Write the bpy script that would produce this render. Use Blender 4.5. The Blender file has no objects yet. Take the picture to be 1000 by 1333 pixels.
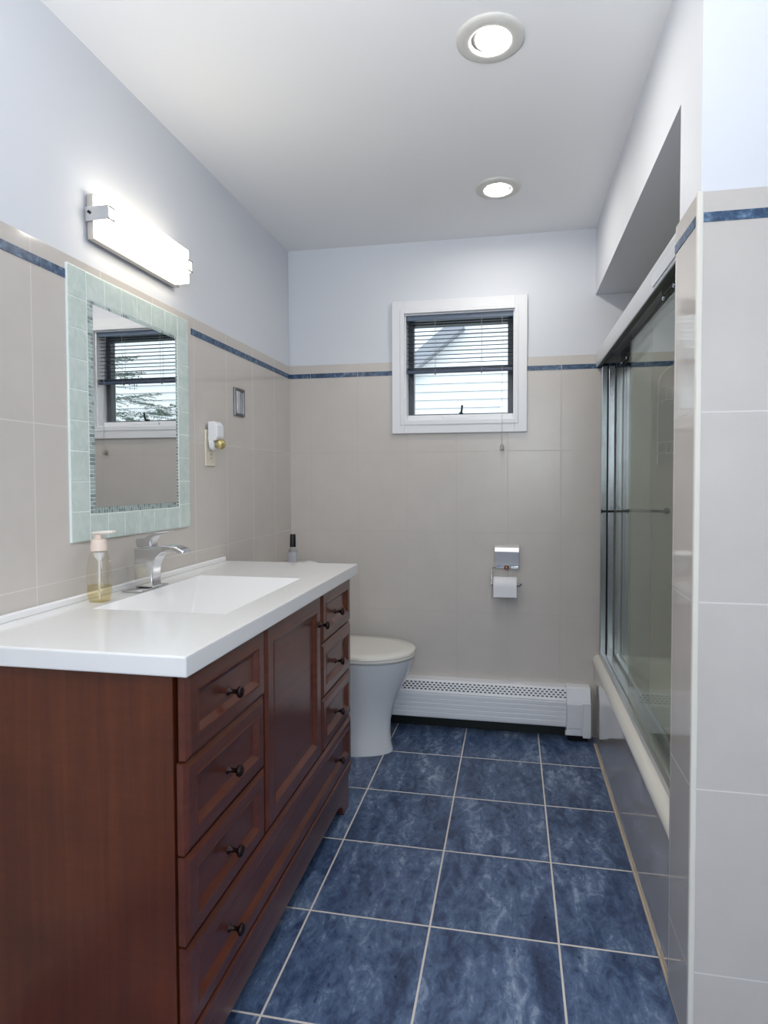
import bpy, bmesh, math, random
from mathutils import Vector, Matrix

# ------------------------------------------------------------------ camera, world, lights
C = bpy.context.scene.collection
SC = bpy.context.scene
F_PX, YAW, PITCH, ROLL = 784.26, -0.1853, 0.0298, -0.0023
CX, CY, CAM = 520.8, 648.15, Vector((1.0938, 0.0, 1.1881))
cd = bpy.data.cameras.new('camera')
cd.sensor_fit = 'VERTICAL'
cd.sensor_height = 36.0
cd.lens = F_PX / 1333.0 * 36.0
cd.shift_x = (500.0 - CX) / 1333.0
cd.shift_y = (CY - 666.5) / 1333.0
cd.clip_start = 0.02
cam = bpy.data.objects.new('camera', cd)
C.objects.link(cam)
fw = Vector((math.sin(YAW) * math.cos(PITCH), math.cos(YAW) * math.cos(PITCH), -math.sin(PITCH)))
r0 = Vector((math.cos(YAW), -math.sin(YAW), 0))
u0 = r0.cross(fw)
rr = math.cos(ROLL) * r0 + math.sin(ROLL) * u0
uu = -math.sin(ROLL) * r0 + math.cos(ROLL) * u0
M3 = Matrix((rr, uu, -fw)).transposed()
cam.matrix_world = Matrix.Translation(CAM) @ M3.to_4x4()
SC.camera = cam

SC.view_settings.view_transform = 'Standard'
SC.view_settings.look = 'None'
SC.view_settings.gamma = 1.0
SC.view_settings.use_curve_mapping = False
SC.view_settings.exposure = 0.2
SC.cycles.use_denoising = True
SC.cycles.max_bounces = 14
SC.cycles.transparent_max_bounces = 16
SC.cycles.sample_clamp_indirect = 4.0
SC.cycles.caustics_reflective = False
SC.cycles.caustics_refractive = False

W = bpy.data.worlds.new('overcast_sky')
SC.world = W
W.use_nodes = True
bg = W.node_tree.nodes['Background']
bg.inputs[0].default_value = (0.86, 0.93, 1.0, 1)
bg.inputs[1].default_value = 2.0

def area(name, loc, rot, sx, sy, power, col):
    l = bpy.data.lights.new(name, 'AREA')
    l.shape = 'RECTANGLE'; l.size = sx; l.size_y = sy; l.energy = power; l.color = col
    o = bpy.data.objects.new(name, l); o.location = loc; o.rotation_euler = rot
    C.objects.link(o)
    return o
# daylight entering by the window in the wall behind the camera
area('daylight_rear_window', (1.52, -1.56, 1.63), (math.radians(90), 0, 0), 1.15, 1.0, 19.0, (0.80, 0.90, 1.0))
# added fill light behind the camera, aimed up to lift ceiling and upper walls
fl = area('ceiling_fill', (0.72, -0.60, 1.25), (math.radians(180 - 30), 0, 0), 0.7, 0.5, 22.0, (1.0, 0.985, 0.965))
fl.data.spread = math.radians(98)

FIXTURE_E = 5.5
LAMP_E = 150.0
# ------------------------------------------------------------------ helpers
D = 2.864      # far wall (tile face)
WT = 1.46      # tub front / stub wall face
ZC = 2.321     # ceiling
ZB = 2.024     # soffit over the tub
XR = 2.24      # right wall
YR = -1.55     # rear wall
YP, YJ = 1.306, 1.462
PI = math.pi
rnd = random.Random(4)

def lin(r, g, b):
    def f(c):
        c /= 255.0
        return c / 12.92 if c <= 0.04045 else ((c + 0.055) / 1.055) ** 2.4
    return (f(r), f(g), f(b), 1.0)

class MB:
    def __init__(s):
        s.bm = bmesh.new(); s.mi = 0
    def _f(s, vs):
        try:
            f = s.bm.faces.new(vs); f.material_index = s.mi; return f
        except ValueError:
            return None
    def quad(s, *ps):
        return s._f([s.bm.verts.new(p) for p in ps])
    def box(s, x0, x1, y0, y1, z0, z1):
        v = [s.bm.verts.new((x, y, z)) for z in (z0, z1) for y in (y0, y1) for x in (x0, x1)]
        for f in ((0, 2, 3, 1), (4, 5, 7, 6), (0, 1, 5, 4), (2, 6, 7, 3), (0, 4, 6, 2), (1, 3, 7, 5)):
            s._f([v[i] for i in f])
        return s
    def obox(s, c, ax, ay, az):
        """box about centre c with half axes given as vectors"""
        c, ax, ay, az = map(Vector, (c, ax, ay, az))
        v = [s.bm.verts.new(c + ax * i + ay * j + az * k) for k in (-1, 1) for j in (-1, 1) for i in (-1, 1)]
        for f in ((0, 2, 3, 1), (4, 5, 7, 6), (0, 1, 5, 4), (2, 6, 7, 3), (0, 4, 6, 2), (1, 3, 7, 5)):
            s._f([v[i] for i in f])
        return s
    def loft(s, rings, cap0=True, cap1=True):
        R = [[s.bm.verts.new(p) for p in r] for r in rings]
        n = len(R[0])
        for a, b in zip(R, R[1:]):
            for i in range(n):
                s._f([a[i], a[(i + 1) % n], b[(i + 1) % n], b[i]])
        if cap0: s._f(R[0][::-1])
        if cap1: s._f(R[-1])
        return s
    def lathe(s, c, axis, prof, n=32, cap0=True, cap1=True):
        """prof: (radius, distance along axis)"""
        c, axis = Vector(c), Vector(axis).normalized()
        a = axis.orthogonal().normalized(); b = axis.cross(a)
        rings = [[c + axis * h + (a * math.cos(2 * PI * i / n) + b * math.sin(2 * PI * i / n)) * r for i in range(n)] for r, h in prof]
        return s.loft(rings, cap0, cap1)
    def cyl(s, p, q, r, n=20):
        p, q = Vector(p), Vector(q)
        return s.lathe(p, q - p, [(r, 0), (r, (q - p).length)], n)
    def tube(s, pts, r, n=10, closed=False):
        pts = [Vector(p) for p in pts]
        rings = []
        ref = None
        m = len(pts)
        for i, p in enumerate(pts):
            if closed: t = pts[(i + 1) % m] - pts[i - 1]
            else: t = pts[min(i + 1, m - 1)] - pts[max(i - 1, 0)]
            t.normalize()
            if ref is None: ref = t.orthogonal().normalized()
            ref = (ref - t * ref.dot(t)).normalized()
            b = t.cross(ref)
            rr_ = r[i] if isinstance(r, (list, tuple)) else r
            rings.append([p + (ref * math.cos(2 * PI * k / n) + b * math.sin(2 * PI * k / n)) * rr_ for k in range(n)])
        if closed: rings.append(rings[0])
        s.loft(rings, not closed, not closed)
        if closed: bmesh.ops.remove_doubles(s.bm, verts=s.bm.verts, dist=1e-6)
        return s
    def prism(s, poly, axis, a0, a1):
        """poly: list of 2D points in the plane normal to axis ('x': y,z  'y': x,z  'z': x,y)"""
        def P(p, a):
            return {'x': (a, p[0], p[1]), 'y': (p[0], a, p[1]), 'z': (p[0], p[1], a)}[axis]
        return s.loft([[P(p, a0) for p in poly], [P(p, a1) for p in poly]])
    def sphere(s, c, r, n=20, m=12, sc=(1, 1, 1)):
        rings = []
        for j in range(1, m):
            t = PI * j / m
            rings.append([(c[0] + sc[0] * r * math.sin(t) * math.cos(2 * PI * i / n), c[1] + sc[1] * r * math.sin(t) * math.sin(2 * PI * i / n), c[2] - sc[2] * r * math.cos(t)) for i in range(n)])
        return s.loft(rings)

def obj(name, mb, mats, parent=None, smooth=None, bevel=0.0, seg=2, sub=0, kind=None, label=None):
    bm = mb.bm
    bmesh.ops.recalc_face_normals(bm, faces=bm.faces)
    if parent is not None:
        root = parent
        while root.parent: root = root.parent
        bmesh.ops.translate(bm, verts=bm.verts, vec=-Vector(root.location))
    me = bpy.data.meshes.new(name)
    bm.to_mesh(me); bm.free()
    for m in (mats if isinstance(mats, (list, tuple)) else [mats]): me.materials.append(m)
    o = bpy.data.objects.new(name, me); C.objects.link(o)
    if parent is not None: o.parent = parent
    if bevel:
        b = o.modifiers.new('bevel', 'BEVEL'); b.width = bevel; b.segments = seg; b.limit_method = 'ANGLE'
        b.angle_limit = math.radians(40); b.harden_normals = False
    if sub:
        d = o.modifiers.new('subdivision', 'SUBSURF'); d.levels = sub; d.render_levels = sub
    if smooth is not None:
        for p in me.polygons: p.use_smooth = True
        me.set_sharp_from_angle(angle=math.radians(smooth))
    if kind: o['kind'] = kind
    if label: o['label'] = label
    return o

def thing(name, label, cat, loc, group=None):
    o = bpy.data.objects.new(name, None); o.empty_display_size = 0.05
    o.location = loc; C.objects.link(o)
    o['label'] = label; o['category'] = cat
    if group: o['group'] = group
    return o
def tag(o, label, cat, group=None):
    o['label'] = label; o['category'] = cat
    if group: o['group'] = group
    return o

# ------------------------------------------------------------------ materials
def mat(name, col, rough=0.5, metal=0.0, spec=0.5, coat=0.0, trans=0.0, emit=None, estr=0.0, ior=1.45, coat_rough=0.05):
    m = bpy.data.materials.new(name); m.use_nodes = True
    p = m.node_tree.nodes['Principled BSDF']
    p.inputs['Base Color'].default_value = col
    p.inputs['Roughness'].default_value = rough
    p.inputs['Metallic'].default_value = metal
    p.inputs['Specular IOR Level'].default_value = spec
    p.inputs['Coat Weight'].default_value = coat
    p.inputs['Coat Roughness'].default_value = coat_rough
    p.inputs['Transmission Weight'].default_value = trans
    p.inputs['IOR'].default_value = ior
    if emit:
        p.inputs['Emission Color'].default_value = emit
        p.inputs['Emission Strength'].default_value = estr
    return m
class NT:
    def __init__(s, m):
        s.m = m; s.t = m.node_tree; s.p = s.t.nodes['Principled BSDF']
    def n(s, typ, **kw):
        nd = s.t.nodes.new(typ)
        for k, v in kw.items(): setattr(nd, k, v)
        return nd
    def l(s, a, b): s.t.links.new(a, b)
    def math(s, op, a, b=None, c=None):
        nd = s.n('ShaderNodeMath', operation=op)
        for i, v in enumerate((a, b, c)):
            if v is None: continue
            if isinstance(v, (int, float)): nd.inputs[i].default_value = v
            else: s.l(v, nd.inputs[i])
        return nd.outputs[0]
    def mix(s, f, a, b):
        nd = s.n('ShaderNodeMix', data_type='RGBA')
        for i, v in ((0, f), (6, a), (7, b)):
            if hasattr(v, 'is_linked') or hasattr(v, 'node'): s.l(v, nd.inputs[i])
            else: nd.inputs[i].default_value = v
        return nd.outputs[2]
    def ramp(s, f, stops):
        nd = s.n('ShaderNodeValToRGB'); e = nd.color_ramp.elements
        while len(e) < len(stops): e.new(0.5)
        for k, (pos, col) in zip(e, stops): k.position = pos; k.color = col
        s.l(f, nd.inputs[0]); return nd.outputs[0]
    def noise(s, vec, scale, detail=4, rough=0.55, dist=0.0):
        nd = s.n('ShaderNodeTexNoise'); nd.inputs['Scale'].default_value = scale
        nd.inputs['Detail'].default_value = detail; nd.inputs['Roughness'].default_value = rough
        nd.inputs['Distortion'].default_value = dist
        s.l(vec, nd.inputs['Vector']); return nd.outputs['Fac']
    def scaled(s, vec, sc):
        nd = s.n('ShaderNodeMapping'); nd.inputs['Scale'].default_value = sc
        s.l(vec, nd.inputs['Vector']); return nd.outputs[0]
    def pos(s):
        g = s.n('ShaderNodeNewGeometry'); sp = s.n('ShaderNodeSeparateXYZ'); s.l(g.outputs['Position'], sp.inputs[0])
        return g.outputs['Position'], sp.outputs
    def line(s, u, off, pitch, gap):
        """1 inside a joint of width gap"""
        a = s.math('MODULO', s.math('ADD', s.math('SUBTRACT', u, off), 100 * pitch + pitch / 2), pitch)
        dd = s.math('ABSOLUTE', s.math('SUBTRACT', a, pitch / 2))
        return s.math('SUBTRACT', 1.0, s.math('SMOOTHSTEP', dd, gap * 0.35, gap * 0.65) if False else s.math('GREATER_THAN', dd, gap / 2))
    def bump(s, h, dist, strength=1.0):
        b = s.n('ShaderNodeBump'); b.inputs['Distance'].default_value = dist; b.inputs['Strength'].default_value = strength
        s.l(h, b.inputs['Height']); s.l(b.outputs[0], s.p.inputs['Normal']); return b

def tile_mat(name, uaxis, uoff, upitch, base, grout, gap=0.0028, rough=0.075, vlines=True):
    m = mat(name, base, rough=0.08, spec=0.5)
    t = NT(m); vec, xyz = t.pos()
    g = None
    z = xyz[2]
    hl = t.line(z, 1.3225, 0.3828, gap)
    hl = t.math('MULTIPLY', hl, t.math('LESS_THAN', z, 1.5))
    if vlines:
        vl = t.line(xyz[uaxis], uoff, upitch, gap)
        g = t.math('MAXIMUM', hl, vl)
    else: g = hl
    nz = t.noise(vec, 9, 5, 0.6)
    c = t.mix(nz, tuple(x * 0.93 for x in base[:3]) + (1,), tuple(min(1, x * 1.05) for x in base[:3]) + (1,))
    t.l(t.mix(g, c, grout), t.p.inputs['Base Color'])
    t.l(t.math('ADD', t.math('MULTIPLY', g, 0.4), rough), t.p.inputs['Roughness'])
    big = t.noise(vec, 4.0, 1, 0.4)
    t.bump(t.math('ADD', t.math('MULTIPLY', g, -1.0), t.math('MULTIPLY', big, 0.6)), 0.0008, 0.5)
    return m

TILE = lin(203, 197, 191)
GROUT = lin(193, 186, 179)
M_tile_back = tile_mat('beige_wall_tile_back', 0, 0.108, 0.2406, TILE, GROUT, rough=0.24)
M_tile_side = tile_mat('beige_wall_tile_side', 1, 1.944, 0.2406, TILE, lin(213, 208, 203))
M_tile_stub = tile_mat('beige_wall_tile_stub', 0, 1.70, 0.2406, TILE, lin(222, 218, 212), gap=0.003)
M_paint = mat('blue_white_wall_paint', lin(220, 223, 229), rough=0.55, spec=0.25)
M_ceil = mat('ceiling_paint', lin(240, 241, 243), rough=0.7, spec=0.2)
M_soffit = mat('soffit_paint', lin(205, 206, 206), rough=0.7, spec=0.2)
M_edge = mat('cream_tile_edge', lin(226, 222, 212), rough=0.2)
M_white = mat('white_enamel_paint', lin(232, 233, 236), rough=0.32)
M_heater = mat('heater_white_enamel', lin(226, 229, 234), rough=0.35)
M_black = mat('black_gap', lin(12, 12, 14), rough=0.8)
M_ceramic = mat('white_vitreous_china', lin(228, 229, 230), rough=0.08, coat=0.4)
M_seat = mat('white_toilet_seat_plastic', lin(224, 221, 214), rough=0.22)
M_counter = mat('white_cultured_marble', lin(236, 236, 236), rough=0.13, coat=0.3)
M_tub = mat('cream_bathtub_enamel', lin(232, 230, 220), rough=0.12, coat=0.5)
M_chrome = mat('polished_chrome', (0.66, 0.67, 0.69, 1), rough=0.07, metal=1.0)
M_satin = mat('brushed_aluminium', (0.78, 0.79, 0.80, 1), rough=0.34, metal=1.0)
M_jamb = mat('bright_aluminium_jamb', (0.62, 0.64, 0.67, 1), rough=0.2, metal=1.0)
M_header = mat('satin_white_header', lin(205, 207, 210), rough=0.3, metal=0.25)
M_nickel = mat('satin_nickel', (0.62, 0.60, 0.57, 1), rough=0.3, metal=1.0)
M_dkmetal = mat('dark_channel', lin(40, 44, 42), rough=0.35, metal=0.5)
M_knob = mat('oil_rubbed_bronze', lin(42, 26, 26), rough=0.28, metal=0.6)
M_brass = mat('aged_bronze', lin(150, 105, 80), rough=0.35, metal=0.8)
M_mirror = mat('mirror_silver', (0.80, 0.80, 0.79, 1), rough=0.0, metal=1.0)
M_paper = mat('toilet_paper', lin(232, 232, 236), rough=0.9, spec=0.1)
M_card = mat('cardboard', lin(150, 125, 100), rough=0.9)
M_blind = mat('blue_grey_blind', lin(66, 78, 100), rough=0.4)
M_sash = mat('dark_window_sash', lin(74, 78, 84), rough=0.4)
M_cord = mat('grey_cord', lin(170, 168, 165), rough=0.8)
M_ivory = mat('ivory_plastic', lin(222, 214, 196), rough=0.35)
M_plastic = mat('white_plastic', lin(232, 233, 236), rough=0.3)
M_blk = mat('black_plastic', lin(8, 8, 9), rough=0.4)
M_pump = mat('peach_pump_plastic', lin(232, 214, 200), rough=0.4)
M_amber = mat('smoked_bulb_glass', lin(190, 175, 120), rough=0.12, metal=0.55)
M_label = mat('silver_label', lin(190, 190, 196), rough=0.35, metal=0.4)
M_diff = mat('glowing_frosted_glass', lin(250, 246, 238), rough=0.3, emit=(1.0, 0.89, 0.71, 1), estr=FIXTURE_E)
M_lens = mat('glowing_lamp_lens', lin(250, 248, 244), rough=0.3, emit=(1.0, 0.95, 0.87, 1), estr=LAMP_E)
M_ring = mat('lamp_trim_enamel', lin(212, 211, 206), rough=0.4)

def stripe_mat(name):
    m = mat(name, lin(44, 62, 92), rough=0.22); t = NT(m); vec, xyz = t.pos()
    n1 = t.noise(vec, 55, 5, 0.7)
    t.l(t.ramp(n1, [(0.3, lin(30, 46, 72)), (0.52, lin(60, 86, 116)), (0.75, lin(124, 150, 176))]), t.p.inputs['Base Color'])
    return m
M_stripe = stripe_mat('blue_stone_liner')

def floor_mat():
    m = mat('blue_slate_floor_tile', lin(50, 70, 105), rough=0.3); t = NT(m); vec, xyz = t.pos()
    gx = t.line(xyz[0], 0.5474, 0.333, 0.0052); gy = t.line(xyz[1], 2.5555, 0.333, 0.0052)
    g = t.math('MAXIMUM', gx, gy)
    # every tile gets its own offset in the cloud pattern
    ix = t.math('FLOOR', t.math('DIVIDE', t.math('SUBTRACT', xyz[0], 0.5474), 0.333))
    iy = t.math('FLOOR', t.math('DIVIDE', t.math('SUBTRACT', xyz[1], 2.5555), 0.333))
    cv = t.n('ShaderNodeCombineXYZ')
    t.l(t.math('MULTIPLY', ix, 3.7), cv.inputs[0]); t.l(t.math('MULTIPLY', iy, 5.3), cv.inputs[1]); t.l(t.math('ADD', ix, iy), cv.inputs[2])
    ad = t.n('ShaderNodeVectorMath', operation='ADD'); t.l(vec, ad.inputs[0]); t.l(cv.outputs[0], ad.inputs[1])
    v = ad.outputs[0]
    streak = t.noise(t.scaled(v, (13, 4.0, 1)), 1.0, 6, 0.62, 0.6)
    fine = t.noise(t.scaled(v, (70, 42, 1)), 1.0, 5, 0.7, 1.2)
    blotch = t.noise(t.scaled(v, (24, 14, 1)), 1.0, 5, 0.65, 1.5)
    f = t.math('ADD', t.math('ADD', t.math('MULTIPLY', streak, 0.45), t.math('MULTIPLY', blotch, 0.35)), t.math('MULTIPLY', fine, 0.2))
    col = t.ramp(f, [(0.35, lin(34, 48, 76)), (0.45, lin(58, 76, 108)), (0.54, lin(88, 108, 140)), (0.65, lin(152, 168, 190))])
    t.l(t.mix(g, col, lin(214, 208, 200)), t.p.inputs['Base Color'])
    t.l(t.math('ADD', t.math('MULTIPLY', g, 0.4), t.math('ADD', 0.2, t.math('MULTIPLY', fine, 0.22))), t.p.inputs['Roughness'])
    t.bump(t.math('ADD', t.math('MULTIPLY', g, -1.0), t.math('MULTIPLY', blotch, 0.6)), 0.0012, 0.5)
    return m
M_floor = floor_mat()

def wood_mat(name, vertical, c0, c1, c2):
    m = mat(name, c1, rough=0.32, spec=0.5, coat=0.45, coat_rough=0.16); t = NT(m); vec, xyz = t.pos()
    sc = (60, 60, 2.2) if vertical else (60, 2.5, 60)
    g = t.noise(t.scaled(vec, sc), 1.0, 5, 0.6, 0.4)
    ray = t.noise(t.scaled(vec, (14, 14, 90)), 1.0, 3, 0.6, 0.8)
    cl = t.noise(vec, 5, 3, 0.5)
    f = t.math('ADD', t.math('ADD', t.math('MULTIPLY', g, 0.45), t.math('MULTIPLY', cl, 0.4)), t.math('MULTIPLY', ray, 0.15))
    t.l(t.ramp(f, [(0.3, c0), (0.5, c1), (0.72, c2)]), t.p.inputs['Base Color'])
    return m
M_wood = wood_mat('cherry_wood_side', True, lin(66, 28, 11), lin(88, 41, 18), lin(110, 54, 27))
M_front = wood_mat('cherry_wood_front', False, lin(72, 33, 23), lin(90, 44, 31), lin(110, 58, 41))

def glass_mat(name, tint, refl=1.0):
    m = bpy.data.materials.new(name); m.use_nodes = True
    nt = m.node_tree; nt.nodes.clear()
    out = nt.nodes.new('ShaderNodeOutputMaterial'); mx = nt.nodes.new('ShaderNodeMixShader')
    tr = nt.nodes.new('ShaderNodeBsdfTransparent'); gl = nt.nodes.new('ShaderNodeBsdfGlossy')
    tr.inputs[0].default_value = tint; gl.inputs['Roughness'].default_value = 0.01
    gl.inputs[0].default_value = (0.92, 0.95, 0.93, 1)
    lw = nt.nodes.new('ShaderNodeLayerWeight'); lw.inputs[0].default_value = 0.5
    p5 = nt.nodes.new('ShaderNodeMath'); p5.operation = 'POWER'; p5.inputs[1].default_value = 5.0
    ma = nt.nodes.new('ShaderNodeMath'); ma.operation = 'MULTIPLY_ADD'; ma.inputs[1].default_value = 0.9 * refl; ma.inputs[2].default_value = 0.04 * refl
    nt.links.new(lw.outputs['Facing'], p5.inputs[0]); nt.links.new(p5.outputs[0], ma.inputs[0])
    nt.links.new(ma.outputs[0], mx.inputs[0]); nt.links.new(tr.outputs[0], mx.inputs[1]); nt.links.new(gl.outputs[0], mx.inputs[2])
    nt.links.new(mx.outputs[0], out.inputs[0])
    return m
M_glass = glass_mat('greenish_shower_glass', (0.87, 0.90, 0.87, 1), 0.6)
M_clear = glass_mat('clear_plastic', (0.955, 0.935, 0.89, 1))
M_soap = glass_mat('pale_yellow_soap', (0.95, 0.905, 0.76, 1), 0.3)
M_pane = glass_mat('clear_window_glass', (0.96, 0.98, 0.97, 1))

def aqua_mat():
    m = mat('pale_aqua_glass_tile', lin(190, 212, 204), rough=0.14, coat=0.3); t = NT(m); vec, xyz = t.pos()
    n1 = t.noise(t.scaled(vec, (30, 30, 22)), 1.0, 4, 0.6, 1.0)
    t.l(t.ramp(n1, [(0.3, lin(190, 206, 200)), (0.55, lin(203, 216, 211)), (0.8, lin(218, 228, 224))]), t.p.inputs['Base Color'])
    return m
M_aqua = aqua_mat()
M_mosaic = mat('grey_glass_mosaic', lin(182, 198, 194), rough=0.1, metal=0.3)
M_backing = mat('pale_grout_backing', lin(232, 240, 236), rough=0.5)

# ------------------------------------------------------------------ room shell
def struct(name, mb, mats, parent=None, **k):
    return obj(name, mb, mats, parent, kind=None if parent else 'structure', **k)

struct('floor', MB().box(-0.004, XR, YR, D + 0.004, -0.12, 0), M_floor)
struct('ceiling', MB().box(-0.2, XR + 0.2, YR - 0.2, D + 0.2, ZC, ZC + 0.12), M_ceil)

def wall_x(name, x_out, x_paint, x_tile, y0, y1, mt):          # wall facing +x or -x
    b = MB(); b.mi = 0; b.box(min(x_out, x_paint), max(x_out, x_paint), y0, y1, 0, ZC)
    b.mi = 1; b.box(min(x_paint, x_tile), max(x_paint, x_tile), y0, y1, 0, 1.752)
    b.mi = 2
    return struct(name, b, [M_paint, mt])
wall_x('wall_left', -0.15, -0.005, 0.0, YR, D, M_tile_side)
wall_x('wall_right', XR + 0.15, XR + 0.005, XR, YJ, D, M_tile_side)
struct('wall_right_near', MB().box(XR, XR + 0.15, YR, YP, 0, ZC), M_paint)
# far wall with its window opening
WX0, WX1, WZ0, WZ1 = 0.582, 1.100, 1.472, 1.978
b = MB()
for (x0, x1, z0, z1) in ((-0.15, WX0, 0, ZC), (WX1, XR + 0.15, 0, ZC), (WX0, WX1, 0, WZ0), (WX0, WX1, WZ1, ZC)):
    b.mi = 0; b.box(x0, x1, D + 0.005, D + 0.16, z0, z1)
    b.mi = 1
    if z0 < 1.7: b.box(max(x0, 0), min(x1, XR), D, D + 0.005, z0, min(z1, 1.755))
struct('wall_back', b, [M_paint, M_tile_back])
# stub wall at the right with the soffit over the tub
b = MB()
b.mi = 0; b.box(WT, XR + 0.15, YP, YJ, 0, ZC)
b.mi = 1; b.box(WT - 0.006, XR, YP - 0.006, YP, 0, 1.757)
b.mi = 2; b.box(WT - 0.006, WT, YP, YJ + 0.008, 0, 1.757); b.box(WT, XR, YJ, YJ + 0.008, 0, 1.757)
struct('wall_stub', b, [M_paint, M_tile_stub, M_tile_side])
struct('wall_soffit', MB().box(WT, XR + 0.005, YJ, D + 0.005, ZB, ZC), M_paint)
struct('wall_tub_front', MB().box(WT, WT + 0.03, YJ + 0.008, D, 0, 0.343), mat('glossy_apron_tile', TILE, rough=0.07, coat=0.6, coat_rough=0.03))
struct('trim_1', MB().box(WT - 0.0085, WT + 0.004, YP - 0.0085, YP + 0.004, 0, 1.759), M_edge, bevel=0.003)
struct('trim_2', MB().box(WT - 0.0065, WT - 0.0005, 0.6, D - 0.08, 0, 0.004), mat('sandy_caulk', lin(196, 180, 160), rough=0.7))
# wall behind the camera with a window opening
b = MB(); RX0, RX1, RZ0, RZ1 = 0.94, 2.1, 1.12, 2.14
for (x0, x1, z0, z1) in ((-0.15, RX0, 0, ZC), (RX1, XR + 0.15, 0, ZC), (RX0, RX1, 0, RZ0), (RX0, RX1, RZ1, ZC)):
    b.box(x0, x1, YR - 0.15, YR, z0, z1)
struct('wall_rear', b, M_paint)
b = MB()
for (x0, x1, z0, z1) in ((RX0 - .06, RX0, RZ0 - .06, RZ1 + .06), (RX1, RX1 + .06, RZ0 - .06, RZ1 + .06), (RX0, RX1, RZ0 - .06, RZ0), (RX0, RX1, RZ1, RZ1 + .06), (1.50, 1.54, RZ0, RZ1)):
    b.box(x0, x1, YR, YR + 0.02, z0, z1)
struct('window_2', b, M_white, bevel=0.003)

# blue liner stripes with their joints
SZ0, SZ1 = 1.691, 1.713
def stripe_pieces(a0, a1, off, pitch=0.2406, gap=0.003):
    k = math.floor((a0 - off) / pitch); out = []
    while off + k * pitch < a1:
        p, q = max(a0, off + k * pitch + gap / 2), min(a1, off + (k + 1) * pitch - gap / 2)
        if q - p > 0.004: out.append((p, q))
        k += 1
    return out
b = MB()
for p, q in stripe_pieces(0.0, 0.520, 0.108) + stripe_pieces(1.156, XR, 0.108): b.box(p, q, D - 0.0015, D + 0.003, SZ0, SZ1)
struct('trim_3', b, M_stripe)
b = MB()
for p, q in stripe_pieces(YR, 1.346, 1.254) + stripe_pieces(1.925, D, 1.944): b.box(-0.003, 0.0015, p, q, SZ0, SZ1)
struct('trim_4', b, M_stripe)
b = MB(); b.box(WT + 0.002, XR, YP - 0.0075, YP - 0.003, 1.697, 1.716)
b.box(WT - 0.0075, WT - 0.003, YP + 0.004, YJ + 0.0085, 1.697, 1.716)
struct('trim_5', b, M_stripe)
b = MB(); b.box(XR - 0.0015, XR + 0.003, YJ + 0.01, D, SZ0, SZ1)
struct('trim_6', b, M_stripe)

# ------------------------------------------------------------------ far window
win = bpy.data.objects.new('window_1', None); win.location = (0.841, D, WZ0); C.objects.link(win); win['kind'] = 'structure'
b = MB(); OX0, OX1, OZ0, OZ1 = 0.522, 1.157, 1.410, 2.038
def frame_xz(b, o, i, y0, y1):
    b.box(o[0], i[0], y0, y1, o[2], o[3]); b.box(i[1], o[1], y0, y1, o[2], o[3])
    b.box(i[0], i[1], y0, y1, o[2], i[2]); b.box(i[0], i[1], y0, y1, i[3], o[3])
frame_xz(b, (OX0, OX1, OZ0, OZ1), (WX0, WX1, WZ0, WZ1), D - 0.016, D)
frame_xz(b, (OX0 + .04, OX1 - .04, OZ0 + .04, OZ1 - .04), (WX0, WX1, WZ0, WZ1), D - 0.020, D - 0.016)
obj('window_frame', b, M_white, win, bevel=0.002)
b = MB(); frame_xz(b, (WX0 , WX1 , WZ0 , WZ1 ), (WX0 + .006, WX1 - .006, WZ0 + .006, WZ1 - .006), D - 0.002, D + 0.15)
obj('window_jamb', b, M_white, win)
b = MB(); b.box(WX0 + .006, WX1 - .006, D + 0.045, D + 0.15, WZ0 + .006, WZ0 + .030)
b.box(0.76, 0.92, D + 0.032, D + 0.045, WZ0 + .009, WZ0 + .022)
obj('window_sill', b, M_white, win, bevel=0.002)
b = MB(); frame_xz(b, (WX0 + .006, WX1 - .006, WZ0 + .030, WZ1 - .006), (WX0 + .032, WX1 - .032, WZ0 + .038, WZ1 - .036), D + 0.075, D + 0.115)
obj('window_sash', b, M_sash, win, bevel=0.002)
obj('window_pane', MB().box(WX0 + .030, WX1 - .030, D + 0.094, D + 0.098, WZ0 + .036, WZ1 - .034), M_pane, win)
b = MB(); hx, hz = 0.846, WZ0 + 0.034
b.lathe((hx, D + 0.075, hz), (0, -1, 0), [(0.011, 0), (0.011, 0.012), (0.008, 0.018)], 20)
b.tube([(hx, D + 0.058, hz), (hx + .004, D + 0.05, hz + .012), (hx + .006, D + 0.048, hz + .028), (hx + .007, D + 0.048, hz + .040)], [0.006, 0.005, 0.0045, 0.006], 12)
obj('window_crank', b, M_blk, win, smooth=40)

# blind, half raised
bl = thing('window_blind', 'dark blue grey slatted blind, half raised, hung inside the far wall window', 'blind', (0.841, D + 0.02, WZ1 - 0.006))
BX0, BX1 = WX0 + 0.007, WX1 - 0.007
obj('headrail', MB().box(BX0, BX1, D + 0.003, D + 0.030, 1.948, 1.9715), mat('pale_blue_grey_rail', lin(96, 110, 130), rough=0.35), bl, bevel=0.002)
b = MB()
def slat(b, z, t):
    dy, dz = 0.0125 * math.cos(t), 0.0125 * math.sin(t)
    prof = []
    for k in range(5):
        s = k / 2 - 1
        prof.append((D + 0.0165 + s * dy, z + s * dz + 0.0016 * (1 - s * s)))
    up = prof + [(p[0], p[1] - 0.0007) for p in prof[::-1]]
    b.prism(up, 'x', BX0 + .002, BX1 - .002)
nz = 11
for k in range(nz): slat(b, 1.936 - k * 0.0190, 0.07)
for k in range(5): slat(b, 1.7245 - k * 0.0022, 0.03)
obj('slats', b, M_blind, bl)
obj('bottom_rail', MB().box(BX0 + .001, BX1 - .001, D + 0.004, D + 0.029, 1.698, 1.712), M_blind, bl, bevel=0.003)
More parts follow.
